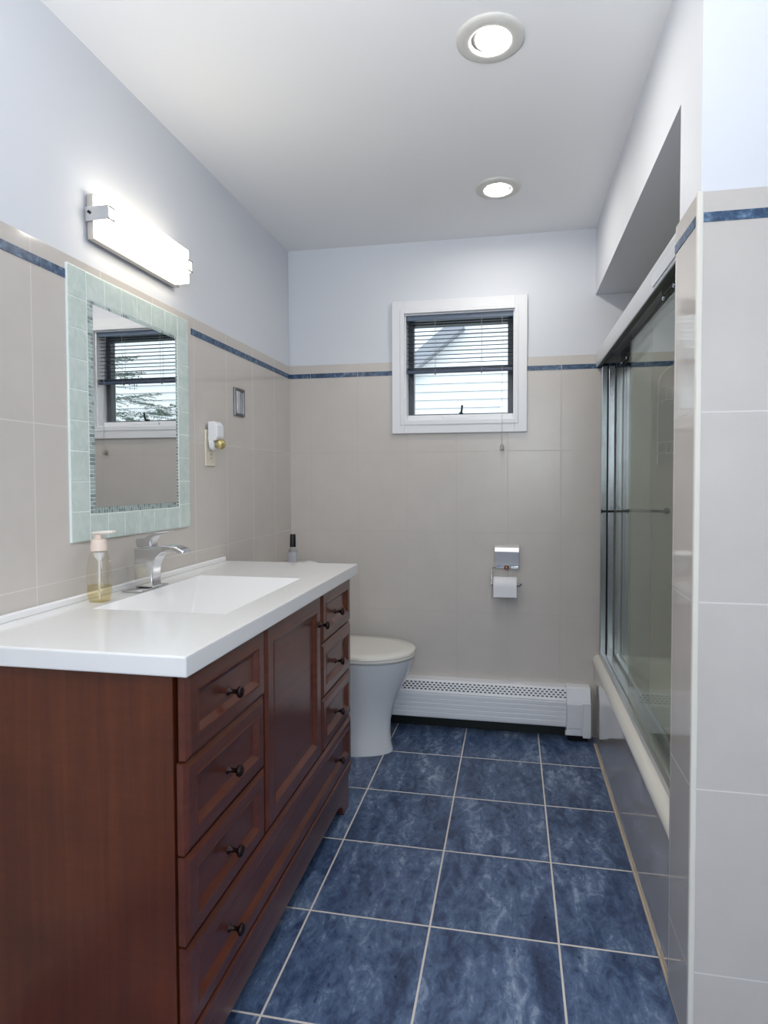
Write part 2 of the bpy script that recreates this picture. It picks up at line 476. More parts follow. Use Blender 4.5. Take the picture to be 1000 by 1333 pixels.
for x in (0.727, 0.947):
    b = MB()
    for y in (D + 0.0035, D + 0.0295): b.cyl((x, y, 1.698), (x, y, 1.95), 0.0008, 6)
    b.sphere((x, D + 0.0165, 1.694), 0.004, 10, 8)
    obj('ladder_cord', b, M_cord, bl)
b = MB(); b.tube([(1.043, D + 0.002, 1.95), (1.0435, D - 0.012, 1.76), (1.0435, D - 0.024, 1.41), (1.0435, D - 0.022, 1.352)], 0.0010, 6)
obj('pull_cord', b, M_cord, bl)
b = MB(); b.lathe((1.0435, D - 0.022, 1.325), (0, 0, 1), [(0.009, 0), (0.010, 0.003), (0.009, 0.022), (0.004, 0.029)], 14)
obj('cord_tassel', b, mat('clear_grey_plastic', lin(172, 166, 160), rough=0.3), bl, smooth=40)

# ------------------------------------------------------------------ outside the window
def siding_mat():
    m = mat('white_clapboard', lin(238, 240, 244), rough=0.6)
    return m
struct('ground', MB().box(-8, 14, 3.2, 20, -0.55, -0.45), mat('lawn', lin(92, 104, 80), rough=0.9))
hs = thing('neighbour_house', 'white clapboard house wall seen through the window', 'house', (2.5, 8.2, -0.45))
b = MB(); z = -0.45
while z < 6.2:
    b.prism([(7.996, z), (8.022, z + 0.104), (8.03, z + 0.108), (8.1, z + 0.108), (8.1, z)], 'x', -4, 9); z += 0.108
obj('siding', b, siding_mat(), hs)
b = MB(); p0, p1 = Vector((-1.35, 7.9, 1.78)), Vector((0.42, 7.9, 3.22)); dv = (p1 - p0); n_ = Vector((-dv.z, 0, dv.x)).normalized()
b.obox((p0 + p1) / 2, dv / 2, Vector((0, 0.10, 0)), n_ * 0.085)
obj('rake_trim', b, mat('grey_fascia', lin(150, 155, 168), rough=0.6), hs)
rt = random.Random(9)
def spray(p, d, L, wd):
    d = d.normalized(); side = d.cross(Vector((0, 0, 1))).normalized()
    n = int(L / 0.020)
    for k in range(n):
        c = p + d * (L * k / n) + Vector((0, 0, -0.18 * (L * k / n) ** 2))
        w = wd * (1 - 0.75 * k / n)
        for sg in (-1, 1):
            tip = c + side * sg * w * rt.uniform(.7, 1.1) + d * w * 0.7 + Vector((0, 0, rt.uniform(-.02, .012)))
            q = c + d * 0.014
            b.quad(c, q, tip + Vector((0, 0, .006)), tip)
M_bark = mat('spruce_bark', lin(90, 80, 70), rough=0.9); M_needle = mat('spruce_needles', lin(112, 128, 120), rough=0.8)
def spruce(x, y, top, Lmax, n, label):
    global b
    t = thing('spruce_tree', label, 'tree', (x, y, -0.45))
    tk = MB(); tk.tube([(x, y, -0.45), (x + .01, y, top * .35), (x, y, top * .62)], [0.09, 0.06, 0.012], 10)
    obj('trunk', tk, M_bark, t)
    b = MB()
    for k in range(n):
        h = 0.2 + 0.8 * (k + rt.random()) / n; z = -0.3 + h * (top + 0.2)
        a = k * 2.4 + rt.uniform(-.4, .4); L = min(Lmax, (1.0 - h) * 1.6 + 0.40)
        d = Vector((math.cos(a), math.sin(a), 0.16)); p = Vector((x, y, z))
        spray(p, d, L, 0.09)
        for j in range(8):
            t_ = 0.2 + 0.09 * j; s_ = 1 if j % 2 else -1
            spray(p + d * L * t_, Vector((d.x * .6 - d.y * s_, d.y * .6 + d.x * s_, 0.02)), L * (1 - t_) * 0.55 + 0.10, 0.05)
    obj('foliage', b, M_needle, t)
spruce(2.86, 5.1, 2.45, 1.0, 44, 'taller grey green spruce outside the window, at the left in the mirror')
spruce(3.22, 6.95, 2.25, 0.75, 40, 'low grey green spruce outside the window, at the lower right in the mirror')

# ------------------------------------------------------------------ ceiling lamps
def recessed(name, x, y, label, off, tilt):
    t = thing(name, label, 'ceiling light', (x, y, ZC), 'recessed ceiling lamps')
    b = MB(); b.lathe((x, y, ZC), (0, 0, -1), [(0.088, 0), (0.087, 0.004), (0.080, 0.007), (0.056, 0.009), (0.0515, 0.007), (0.050, 0.0005)], 48, False, False)
    obj('trim_ring', b, M_ring, t, smooth=60)
    obj('lamp_housing', MB().lathe((x, y, ZC), (0, 0, -1), [(0.0505, 0.0002), (0.0505, 0.0012)], 40), M_black, t)
    b = MB(); ax = Vector((tilt[0], tilt[1], -1)).normalized()
    b.lathe((x + off[0], y + off[1], ZC - 0.0015), ax, [(0.0435, 0), (0.0435, 0.003), (0.03, 0.0045), (0.004, 0.0055)], 40)
    obj('lamp_lens', b, M_lens, t, smooth=50)
    return t
recessed('recessed_light', 1.033, 1.598, 'lit round recessed ceiling lamp with a dark crescent gap, nearer the camera', (0.006, 0.0), (0.0, 0.0))
recessed('recessed_light', 1.033, 2.406, 'lit round recessed ceiling lamp nearer the window wall', (-0.003, 0.0), (0.0, 0.0))

# ------------------------------------------------------------------ vanity light
FL = thing('vanity_light', 'lit bar wall light with chrome end straps above the mirror', 'wall light', (0.0, 1.615, 1.875))
obj('back_plate', MB().box(0.0, 0.020, 1.413, 1.822, 1.817, 1.934), M_nickel, FL, bevel=0.002)
obj('diffuser', MB().box(0.0205, 0.062, 1.418, 1.812, 1.824, 1.931), M_diff, FL, bevel=0.004)
for y0, s in ((1.4075, 1), (1.8225, -1)):
    b = MB(); z0, z1 = 1.862, 1.899
    b.box(0.0, 0.068, min(y0, y0 + s * .004), max(y0, y0 + s * .004), z0, z1)
    ya, yb = sorted((y0, y0 + s * 0.026))
    b.box(0.0645, 0.068, ya, yb, z0, z0 + .005); b.box(0.0645, 0.068, ya, yb, z1 - .005, z1)
    yc, yd = sorted((y0 + s * 0.022, y0 + s * 0.027))
    b.box(0.0645, 0.068, yc, yd, z0, z1)
    st = obj('strap', b, M_chrome, FL, bevel=0.0008)
    b = MB(); b.cyl((0.012, y0, 1.884), (0.012, y0 - s * 0.003, 1.884), 0.004, 12)
    obj('strap_screw', b, M_dkmetal, st)

# ------------------------------------------------------------------ mirror
MY0, MY1, MZ0, MZ1 = 1.330, 1.897, 1.031, 1.730
PY0, PY1, PZ0, PZ1 = 1.418, 1.811, 1.117, 1.650
mi = thing('wall_mirror', 'rectangular mirror framed in pale aqua glass tiles on the left wall', 'mirror', (0.0, (MY0 + MY1) / 2, MZ0))
obj('backing', MB().box(0.0, 0.0062, MY0, MY1, MZ0, MZ1), M_backing, mi, bevel=0.001)
b = MB(); TW = 0.068; g = 0.0028
n = 9; ph = (MZ1 - MZ0) / n
for k in range(n):
    for y0 in (MY0, MY1 - TW):
        b.box(0.004, 0.0072, y0 + g / 2, y0 + TW - g / 2, MZ0 + k * ph + g / 2, MZ0 + (k + 1) * ph - g / 2)
n = 6; pw = (MY1 - MY0 - 2 * TW) / n
for k in range(n):
    for z0 in (MZ0, MZ1 - 0.070):
        b.box(0.004, 0.0072, MY0 + TW + k * pw + g / 2, MY0 + TW + (k + 1) * pw - g / 2, z0 + g / 2, z0 + 0.068 - g / 2)
obj('glass_tile_border', b, M_aqua, mi, bevel=0.001)
b = MB(); m_ = 0.0105
def mos(y0, y1, z0, z1):
    ny, nz_ = max(1, round((y1 - y0) / m_)), max(1, round((z1 - z0) / m_))
    for i in range(ny):
        for j in range(nz_):
            b.mi = 1 if rnd.random() < .25 else 0
            yy, zz = y0 + (y1 - y0) * (i + .5) / ny, z0 + (z1 - z0) * (j + .5) / nz_
            b.box(0.004, 0.0071, yy - .0042, yy + .0042, zz - .0042, zz + .0042)
mos(MY0 + TW + .003, PY0, MZ0 + .07, MZ1 - .07); mos(PY1, MY1 - TW - .003, MZ0 + .07, MZ1 - .07)
mos(PY0, PY1, MZ0 + .07, PZ0); mos(PY0, PY1, PZ1, MZ1 - .07)
obj('mosaic_strip', b, [M_mosaic, mat('dark_glass_mosaic', lin(128, 142, 144), rough=0.1)], mi)
obj('mirror_pane', MB().box(0.006, 0.0085, PY0, PY1, PZ0, PZ1), M_mirror, mi)

# ------------------------------------------------------------------ plates on the left wall
pl = thing('wall_plate', 'small chrome plate with dark frame, set in the left wall tiles near the corner', 'wall plate', (0.0, 2.288, 1.447))
b = MB()
y0, y1, z0, z1 = 2.243, 2.332, 1.447, 1.559
for (a0, a1, c0, c1) in ((y0, y0 + .012, z0, z1), (y1 - .012, y1, z0, z1), (y0 + .012, y1 - .012, z0, z0 + .012), (y0 + .012, y1 - .012, z1 - .012, z1)):
    b.box(0.0, 0.008, a0, a1, c0, c1)
obj('frame', b, mat('dark_chrome', (0.16, 0.155, 0.16, 1), rough=0.2, metal=1.0), pl, bevel=0.002)
b = MB(); rings = []
nk = 12
for k in range(nk + 1):
    s = k / nk; yy = y0 + .012 + s * (y1 - y0 - .024)
    x = 0.0012 + 0.004 * (0.5 - 0.5 * math.cos(2 * PI * s))
    rings.append([(0.0, yy, z0 + .012), (x, yy, z0 + .012), (x, yy, z1 - .012), (0.0, yy, z1 - .012)])
b.loft(rings)
obj('curved_insert', b, M_chrome, pl, smooth=60)

ou = thing('wall_outlet', 'ivory power outlet below the night light on the left wall', 'outlet', (0.0, 2.044, 1.240))
obj('cover_plate', MB().box(0.0, 0.006, 2.008, 2.080, 1.240, 1.372), M_ivory, ou, bevel=0.003)
for zc in (1.335, 1.277):
    rec = obj('receptacle', MB().lathe((0.006, 2.044, zc), (1, 0, 0), [(0.017, 0), (0.0165, 0.0018)], 24), M_ivory, ou, smooth=40)
b = MB()
for dy in (-.006, .006): b.box(0.0077, 0.0082, 2.044 + dy - .001, 2.044 + dy + .001, 1.279, 1.287)
b.cyl((0.0076, 2.044, 1.270), (0.0082, 2.044, 1.270), 0.0025, 10)
obj('socket_slots', b, M_blk, rec)

nl = thing('night_light', 'white plug-in night light with smoked bulb, plugged into the outlet', 'night light', (0.0085, 2.044, 1.30))
b = MB()
prof = [(0.0085, 1.400), (0.034, 1.402), (0.046, 1.386), (0.046, 1.345), (0.040, 1.332), (0.0085, 1.332)]
b.prism(prof, 'y', 2.018, 2.070)
obj('housing', b, M_plastic, nl, bevel=0.004)
b = MB(); b.lathe((0.010, 2.040, 1.322), (1, 0.0, 0), [(0.019, 0), (0.024, 0.003), (0.024, 0.016), (0.020, 0.020)], 28)
obj('bulb_socket', b, M_plastic, nl, smooth=40)
obj('bulb', MB().sphere((0.044, 2.044, 1.320), 0.0195, 24, 14), M_amber, nl, smooth=80)

# ------------------------------------------------------------------ vanity cabinet
VY0, VY1, VXF = 0.972, 2.088, 0.521
va = thing('vanity_cabinet', 'cherry wood vanity cabinet with drawers and one door under the white countertop', 'cabinet', (0.26, 1.535, 0.0))
b = MB()
b.box(0.004, 0.497, VY0, VY0 + 0.018, 0.0, 0.8418)
b.box(0.004, 0.497, VY1 - 0.018, VY1, 0.0, 0.8418)
b.box(0.004, 0.016, VY0 + .018, VY1 - .018, 0.06, 0.8418)
b.box(0.016, 0.490, VY0 + .018, VY1 - .018, 0.06, 0.078)
obj('carcass', b, M_wood, va, bevel=0.0015)
b = MB(); b.box(0.490, 0.4975, VY0 + .018, VY1 - .018, 0.078, 0.8418)
obj('face_board', b, M_front, va)

def panel(y0, y1, z0, z1, xf, th=0.020, fr=0.036):
    b = MB()
    def ring(i, d): return [(xf + d, y0 + i, z0 + i), (xf + d, y1 - i, z0 + i), (xf + d, y1 - i, z1 - i), (xf + d, y0 + i, z1 - i)]
    b.loft([ring(0, -th), ring(0, -0.0060), ring(0.001, -0.0056), ring(0.009, -0.0006), ring(0.0105, 0.0), ring(fr - .004, 0.0), ring(fr, 0.0012), ring(fr + .003, 0.0000),
            ring(fr + .0135, -0.0095), ring(fr + .016, -0.0100)])
    return b
def knob(par, y, z, xf):
    b = MB(); b.lathe((xf - 0.0102, y, z), (1, 0, 0), [(0.0095, 0), (0.009, 0.002), (0.0048, 0.006), (0.0046, 0.016), (0.007, 0.021), (0.0118, 0.024), (0.0128, 0.0275), (0.0105, 0.0315), (0.004, 0.0335)], 24)
    obj('knob', b, M_knob, par, smooth=50, label='dark bronze round knob')
rows = ((0.684, 0.8405), (0.512, 0.680), (0.345, 0.508))
for (ya, yb, ky, nm) in ((0.9735, 1.322, 1.153, 0), (1.762, 2.0875, 1.926, 1)):
    for r, (za, zb) in enumerate(rows):
        xo = VXF + (0.003 if (r == 0 and nm == 0) else 0.0)
        d = obj('drawer', panel(ya + (0.003 if r == 0 and nm == 0 else 0), yb, za, zb, xo, th=0.0185), M_front, va)
        knob(d, ky, (za + zb) / 2 - 0.012, xo)
d = obj('door', panel(1.334, 1.750, 0.345, 0.8405, VXF, th=0.0185, fr=0.045), M_front, va)
knob(d, 1.728, 0.752, VXF + 0.011)
d = obj('drawer', panel(0.9735, 2.0875, 0.178, 0.340, VXF, th=0.0185), M_front, va)
knob(d, 1.153, 0.247, VXF); knob(d, 1.926, 0.247, VXF)
b = MB()
b.prism([(0.498, 0.062), (0.510, 0.062), (0.510, 0.124), (0.512, 0.128), (0.517, 0.132), (0.519, 0.137), (0.519, 0.160), (0.521, 0.163), (0.521, 0.170), (0.517, 0.175), (0.498, 0.175)], 'y', VY0 + 0.0015, VY1 + 0.0)
def foot(ye, s):
    pts = [(ye, 0.0), (ye + s * .060, 0.0), (ye + s * .072, 0.016), (ye + s * .080, 0.036), (ye + s * .098, 0.052), (ye + s * .125, 0.060), (ye + s * .150, 0.0625), (ye, 0.0625)]
    b.prism(pts, 'x', 0.490, 0.510)
foot(VY0 + 0.0015, 1); foot(VY1, -1)
obj('base_moulding', b, M_front, va, bevel=0.0015)

# countertop with integral basin
ct = thing('countertop', 'white countertop with integral rectangular sink basin on the cherry vanity', 'countertop', (0.26, 1.55, 0.842))
b = MB(); X0, X1, Y0, Y1, ZT, ZU = 0.001, 0.5335, 0.9555, 2.1435, 0.880, 0.8422
o_ = [(X0, Y0), (X1, Y0), (X1, Y1), (X0, Y1)]
i_ = [(0.100, 1.283), (0.443, 1.283), (0.443, 1.785), (0.100, 1.785)]
f_ = [(0.176, 1.375), (0.410, 1.375), (0.410, 1.600), (0.176, 1.600)]
V = lambda l, z: [b.bm.verts.new((x, y, z)) for x, y in l]
vo, vi, vf, vu = V(o_, ZT), V(i_, ZT), V(f_, 0.800), V(o_, ZU)
vd, ve = V([(x, y) for x, y in i_], ZU), V(f_, 0.792)
for k in range(4):
    j = (k + 1) % 4
    b._f([vo[k], vo[j], vi[j], vi[k]]); b._f([vi[k], vi[j], vf[j], vf[k]]); b._f([vu[k], vu[j], vo[j], vo[k]])
    b._f([vd[k], vd[j], vu[j], vu[k]]); b._f([ve[k], ve[j], vd[j], vd[k]])
b._f(vf); b._f(ve[::-1])
obj('sink_slab', b, M_counter, ct, bevel=0.0035, seg=3)
b = MB(); b.prism([(0.001, 0.8802), (0.014, 0.8802), (0.013, 0.893), (0.010, 0.897), (0.001, 0.897)], 'y', Y0, Y1 - 0.001)
obj('back_lip', b, M_counter, ct, bevel=0.002)
b = MB(); b.lathe((0.293, 1.47, 0.8002), (0, 0, 1), [(0.024, 0), (0.024, 0.002), (0.018, 0.003), (0.016, 0.001), (0.003, 0.001)], 28)
obj('drain', b, M_chrome, ct, smooth=40)

# faucet
fa = thing('sink_faucet', 'chrome single lever faucet on the countertop beneath the mirror', 'faucet', (0.072, 1.548, 0.880))
obj('base_plate', MB().box(0.031, 0.0985, 1.482, 1.612, 0.8803, 0.8865), M_chrome, fa, bevel=0.003)
b = MB()
secs = [  # (list of x,z centre pairs along spine) loft body as profile prism with flared foot
]
body = [(0.052, 0.887), (0.049, 0.91), (0.049, 0.998), (0.098, 0.998), (0.118, 1.003), (0.138, 1.007), (0.158, 1.007), (0.178, 1.003), (0.196, 0.995), (0.204, 0.987),
        (0.197, 0.982), (0.190, 0.984), (0.172, 0.989), (0.152, 0.990), (0.134, 0.984), (0.119, 0.970), (0.109, 0.950), (0.105, 0.925), (0.106, 0.90), (0.109, 0.887)]
body = [(x - 0.006, z) for x, z in body]
b.prism(body, 'y', 1.526, 1.570)
obj('spout_body', b, M_chrome, fa, smooth=50, bevel=0.004, seg=3)
b = MB(); b.prism([(0.050, 1.0005), (0.047, 1.016), (0.049, 1.0245), (0.074, 1.0255), (0.088, 1.036), (0.106, 1.042), (0.128, 1.0440), (0.150, 1.0475), (0.151, 1.0445), (0.130, 1.0400), (0.112, 1.036), (0.098, 1.026), (0.092, 1.012), (0.093, 1.0005)], 'y', 1.529, 1.567)
obj('lever', b, M_chrome, fa, smooth=50, bevel=0.002, seg=2)

# soap dispenser
so = thing('soap_dispenser', 'clear pump bottle of pale yellow soap on the countertop by the mirror', 'soap bottle', (0.058, 1.362, 0.880))
sx, sy = 0.058, 1.362
def oval(cx_, cy_, ax_, ay_, z, n=32, e=2.6):
    r = []
    for k in range(n):
        t_ = 2 * PI * k / n; c_, s_ = math.cos(t_), math.sin(t_)
        r.append((cx_ + ax_ * math.copysign(abs(c_) ** (2 / e), c_), cy_ + ay_ * math.copysign(abs(s_) ** (2 / e), s_), z))
    return r
b = MB(); b.loft([oval(sx, sy, a, c, z) for a, c, z in ((.024, .018, .8803), (.0285, .0215, .886), (.030, .023, .90), (.0295, .0225, .95), (.0275, .021, .98), (.023, .019, .997), (.0185, .0175, 1.006), (.0175, .0170, 1.010))])
obj('bottle', b, M_clear, so, smooth=50)
b = MB(); b.loft([oval(sx, sy, a, c, z) for a, c, z in ((.022, .0165, .8823), (.0265, .020, .888), (.0278, .0213, .90), (.0276, .0210, .922))])
obj('liquid_soap', b, M_soap, so, smooth=50)
b = MB(); b.lathe((sx, sy, 1.0102), (0, 0, 1), [(0.0195, 0), (0.0195, 0.014), (0.018, 0.026), (0.017, 0.029), (0.010, 0.030), (0.010, 0.042)], 32)
obj('pump_collar', b, M_pump, so, smooth=40)
b = MB(); b.prism([(sx - .014, 1.0525), (sx - .014, 1.058), (sx + .012, 1.0605), (sx + .043, 1.0620), (sx + .046, 1.0600), (sx + .043, 1.0550), (sx + .012, 1.0525)], 'y', sy - .010, sy + .010)
obj('pump_nozzle', b, mat('white_pump_plastic', lin(238, 230, 222), rough=0.35), so, smooth=50, bevel=0.003)
b = MB(); b.cyl((sx, sy, 0.886), (sx, sy, 0.992), 0.0025, 10); b.lathe((sx, sy, 0.985), (0, 0, 1), [(0.004, 0), (0.013, .012), (0.013, .022)], 20)
obj('dip_tube', b, M_plastic, so, smooth=40)

# ------------------------------------------------------------------ toilet
TY = 2.565
to = thing('toilet', 'white skirted toilet between the vanity and the far wall', 'toilet', (0.35, TY, 0.0))
def egg(xb, xf, hw, z, n=48, e=2.15):
    """outline from back xb to tip xf"""
    xm = xb + (xf - xb) * 0.48; r = []
    for k in range(n):
        t_ = 2 * PI * k / n; c_, s_ = math.cos(t_), math.sin(t_)
        ax_ = (xf - xm) if c_ >= 0 else (xm - xb)
        ee = e if c_ >= 0 else 3.2
        r.append((xm + ax_ * math.copysign(abs(c_) ** (2 / ee), c_), TY + hw * math.copysign(abs(s_) ** (2 / ee), s_), z))
    return r
b = MB(); b.loft([egg(.03, .578, .104, 0), egg(.03, .578, .104, .01), egg(.03, .572, .099, .03), egg(.03, .567, .098, .09), egg(.03, .570, .102, .14), egg(.03, .584, .113, .20), egg(.03, .608, .130, .26), egg(.03, .637, .150, .32),
                  egg(.03, .661, .167, .37), egg(.03, .674, .175, .405), egg(.03, .677, .178, .4155), egg(.034, .672, .174, .4195), egg(.05, .655, .158, .4200)])
obj('bowl', b, M_ceramic, to, smooth=60)
b = MB(); b.loft([egg(.235, .655, .158, .4202), egg(.235, .655, .158, .4275), egg(.215, .676, .178, .4280), egg(.213, .680, .181, .4305), egg(.213, .680, .181, .4375), egg(.216, .677, .178, .4395)])
obj('seat', b, M_seat, to, smooth=50)
b = MB(); b.loft([egg(.217, .676, .177, .4400), egg(.215, .679, .180, .442), egg(.215, .678, .179, .452), egg(.219, .672, .174, .4560), egg(.26, .62, .130, .4575)])
obj('lid', b, M_seat, to, smooth=50)
for dy in (-.075, .075):
    obj('hinge', MB().cyl((.212, TY + dy - .02, .438), (.212, TY + dy + .02, .438), .009, 16), M_seat, to, smooth=40)
b = MB()
def rr_rect(x0, x1, hw, z, r=.035, n=6):
    p = []
    for cx_, cy_, a0 in ((x1 - r, TY + hw - r, 0), (x0 + r, TY + hw - r, 90), (x0 + r, TY - hw + r, 180), (x1 - r, TY - hw + r, 270)):
        for k in range(n + 1):
            a = math.radians(a0 + 90 * k / n); p.append((cx_ + r * math.cos(a), cy_ + r * math.sin(a), z))
    return p
b.loft([rr_rect(.012, .205, .160, .4255), rr_rect(.012, .207, .166, .50), rr_rect(.012, .208, .168, .770)])
obj('tank', b, M_ceramic, to, smooth=50)
b = MB(); b.loft([rr_rect(.008, .212, .172, .7705, .07), rr_rect(.006, .214, .174, .775, .07), rr_rect(.006, .214, .174, .796, .07), rr_rect(.016, .200, .158, .808, .07), rr_rect(.05, .17, .12, .8150, .05)])
obj('tank_lid', b, M_ceramic, to, smooth=50)
b = MB(); b.lathe((0.12, TY - 0.04, .8150), (0, 0, 1), [(0.022, 0), (0.022, 0.004), (0.018, 0.006)], 24)
obj('flush_button', b, M_chrome, to, smooth=40)

# small bottle on the tank
bo = thing('spray_bottle', 'small clear bottle with black cap and silver label on the toilet tank', 'bottle', (0.134, 2.535, 0.8152))
bx, by, bz = 0.134, 2.535, 0.8152
b = MB(); b.loft([oval(bx, by, a, a * .8, bz + z, e=3) for a, z in ((.018, 0), (.0205, .003), (.0205, .060), (.017, .068), (.010, .073), (.0095, .077))])
obj('bottle_body', b, glass_mat('clear_glass_bottle', (0.9, 0.92, 0.94, 1)), bo, smooth=50)
obj('cap', MB().lathe((bx, by, bz + .0775), (0, 0, 1), [(0.0135, 0), (0.0135, .002), (0.0122, 0.054), (0.0112, 0.056)], 24), M_blk, bo, smooth=40)
b = MB(); b.loft([oval(bx, by, .0209, .0168, bz + z, e=3) for z in (.010, .056)], False, False)
obj('bottle_label', b, M_label, bo, smooth=50)

# ------------------------------------------------------------------ paper holder
ph_ = thing('toilet_paper_holder', 'chrome hooded paper holder on the far wall under the window', 'paper holder', (1.066, D, 0.70))
b = MB(); prof = [(D, 0.882), (D - 0.020, 0.884), (D - 0.044, 0.874), (D - 0.052, 0.856), (D - 0.046, 0.832), (D - 0.034, 0.808), (D - 0.030, 0.789), (D - 0.026, 0.789), (D - 0.030, 0.810), (D - 0.041, 0.834), (D - 0.047, 0.855), (D - 0.040, 0.870), (D - 0.020, 0.879), (D, 0.878)]
b.prism(prof, 'x', 1.012, 1.122)
obj('hood', b, mat('bright_satin_hood', (0.86, 0.86, 0.87, 1), rough=0.42, metal=0.75), ph_, smooth=35)
b = MB(); b.box(1.012, 1.124, D - 0.012, D, 0.772, 0.787)
obj('hinge_bar', b, M_chrome, ph_, bevel=0.002)
b = MB(); b.box(1.085, 1.122, D - 0.030, D - 0.012, 0.774, 0.786)
b.prism([(1.100, 0.786), (1.122, 0.786), (1.122, 0.806), (1.114, 0.806), (1.110, 0.793)], 'y', D - 0.028, D - 0.014)
obj('flap', b, M_satin, ph_, bevel=0.002)
b = MB(); b.lathe((1.066, D - 0.012, 0.778), (0, -1, 0), [(0.011, 0), (0.011, 0.012), (0.008, 0.022), (0.004, .024)], 20)
obj('knob', b, M_brass, ph_, smooth=40, label='bronze coloured knob')
b = MB(); ry, rz = D - 0.056, 0.698
b.tube([(1.052, D - 0.006, 0.780), (1.004, D - 0.010, 0.780), (0.9985, D - 0.016, 0.774), (0.9985, ry - .002, 0.706), (1.002, ry, rz), (1.012, ry, rz), (1.122, ry, rz), (1.130, ry - .004, rz + .004), (1.134, ry - .006, rz + .014)], 0.0035, 10)
obj('wire_arm', b, M_chrome, ph_, smooth=60)
tp = thing('toilet_paper_roll', 'white roll of toilet paper hanging on the chrome holder', 'toilet paper', (1.062, ry, rz - 0.043))
b = MB(); b.lathe((1.007, ry, rz), (1, 0, 0), [(0.017, 0), (0.040, 0), (0.0425, 0.002), (0.0425, 0.104), (0.040, 0.106), (0.017, 0.106), (0.017, 0)], 40, False, False)
b.box(1.008, 1.112, ry - 0.0428, ry - 0.0422, rz - 0.045, rz)
obj('paper', b, M_paper, tp, smooth=40)
b = MB(); b.lathe((1.008, ry, rz), (1, 0, 0), [(0.0165, 0), (0.0165, 0.104), (0.0155, .104), (0.0155, 0), (.0165, 0)], 28, False, False)
obj('cardboard_core', b, M_card, tp, smooth=40)

# ------------------------------------------------------------------ baseboard heater
he = thing('baseboard_heater', 'white perforated baseboard heater along the foot of the far wall', 'heater', (0.70, D, 0.0))
HX0, HX1 = 0.02, 1.335
b = MB()   # front panel (ribbed)
yf = D - 0.070
pf = [(yf, 0.066), (yf - .002, 0.068)]
for k in range(5):
    z = 0.074 + k * 0.022
    pf += [(yf - .003, z), (yf - .003, z + 0.016), (yf - .001, z + 0.018), (yf - .001, z + 0.021)]
pf += [(yf - .002, 0.186), (yf + .004, 0.192), (yf + .006, 0.190), (yf + .003, 0.182), (yf + .003, 0.070), (yf + .012, 0.066)]
b.prism(pf, 'x', HX0, HX1)
obj('front_panel', b, M_heater, he)
def grille_mat():
    m = mat('perforated_enamel', lin(228, 230, 234), rough=0.35); t = NT(m); vec, xyz = t.pos()
    # slotted holes in staggered rows, following the length (x) and the height (z)
    rz_ = t.math('DIVIDE', t.math('SUBTRACT', xyz[2], 0.1935), 0.0095)
    row = t.math('FLOOR', rz_)
    fz = t.math('ABSOLUTE', t.math('SUBTRACT', t.math('FRACT', rz_), 0.5))
    ux = t.math('ADD', t.math('DIVIDE', xyz[0], 0.0200), t.math('MULTIPLY', t.math('MODULO', t.math('ADD', row, 20), 2), 0.5))
    fx = t.math('ABSOLUTE', t.math('SUBTRACT', t.math('FRACT', ux), 0.5))
    hole = t.math('MULTIPLY', t.math('LESS_THAN', fx, 0.27), t.math('LESS_THAN', fz, 0.30))
    hole = t.math('MULTIPLY', hole, t.math('MULTIPLY', t.math('GREATER_THAN', xyz[2], 0.194), t.math('LESS_THAN', xyz[2], 0.2305)))
    t.l(t.mix(hole, lin(228, 230, 234), lin(34, 36, 42)), t.p.inputs['Base Color'])
    return m
b = MB()
pf = [(yf + .004, 0.190), (yf + .020, 0.232), (yf + .028, 0.238), (D, 0.240), (D, 0.236), (yf + .029, 0.234), (yf + .022, 0.230), (yf + .007, 0.188)]
b.prism(pf, 'x', HX0, HX1)
obj('grille', b, grille_mat(), he)
obj('gap_shade_panel', MB().box(HX0, HX1, D - 0.006, D - 0.0005, 0.001, 0.235), M_dkmetal, he)  # dark back sheet down to the floor, standing in for shade under the heater
b = MB()
b.cyl((HX0 + .01, D - 0.035, 0.10), (HX1 - .005, D - 0.035, 0.10), 0.011, 14)
for k in range(0, 110): b.box(HX0 + .1 + k * .0105, HX0 + .1008 + k * .0105, D - 0.060, D - 0.010, 0.075, 0.125)
obj('fin_tube', b, mat('dull_aluminium', lin(120, 118, 114), rough=0.5, metal=0.6), he)
b = MB()
pf = [(D - .0005, 0.030), (yf - .006, 0.030), (yf - .008, 0.036), (yf - .008, 0.176), (yf - .004, 0.190), (yf + .018, 0.236), (yf + .028, 0.243), (D - .0005, 0.245)]
b.prism(pf, 'x', HX1 + 0.001, WT - 0.018)
ec = obj('end_cap', b, M_heater, he, bevel=0.002)
b = MB(); b.box(HX1 + 0.004, HX1 + 0.066, yf - 0.0125, yf - 0.008, 0.066, 0.176)
obj('access_door', b, M_heater, ec, bevel=0.002)
b = MB(); b.box(HX1 - 0.004, HX1 + 0.064, yf - 0.0110, yf - 0.006, 0.034, 0.056)
obj('bottom_tab', b, M_heater, ec, bevel=0.001)
b = MB(); b.box(HX1 + 0.072, WT - 0.018, yf - 0.0115, yf - 0.008, 0.024, 0.182)
obj('corner_strip', b, M_heater, ec, bevel=0.002)
obj('foot', MB().box(HX1 + .01, WT - 0.03, D - .06, D - .002, 0.0, 0.030), M_black, he)

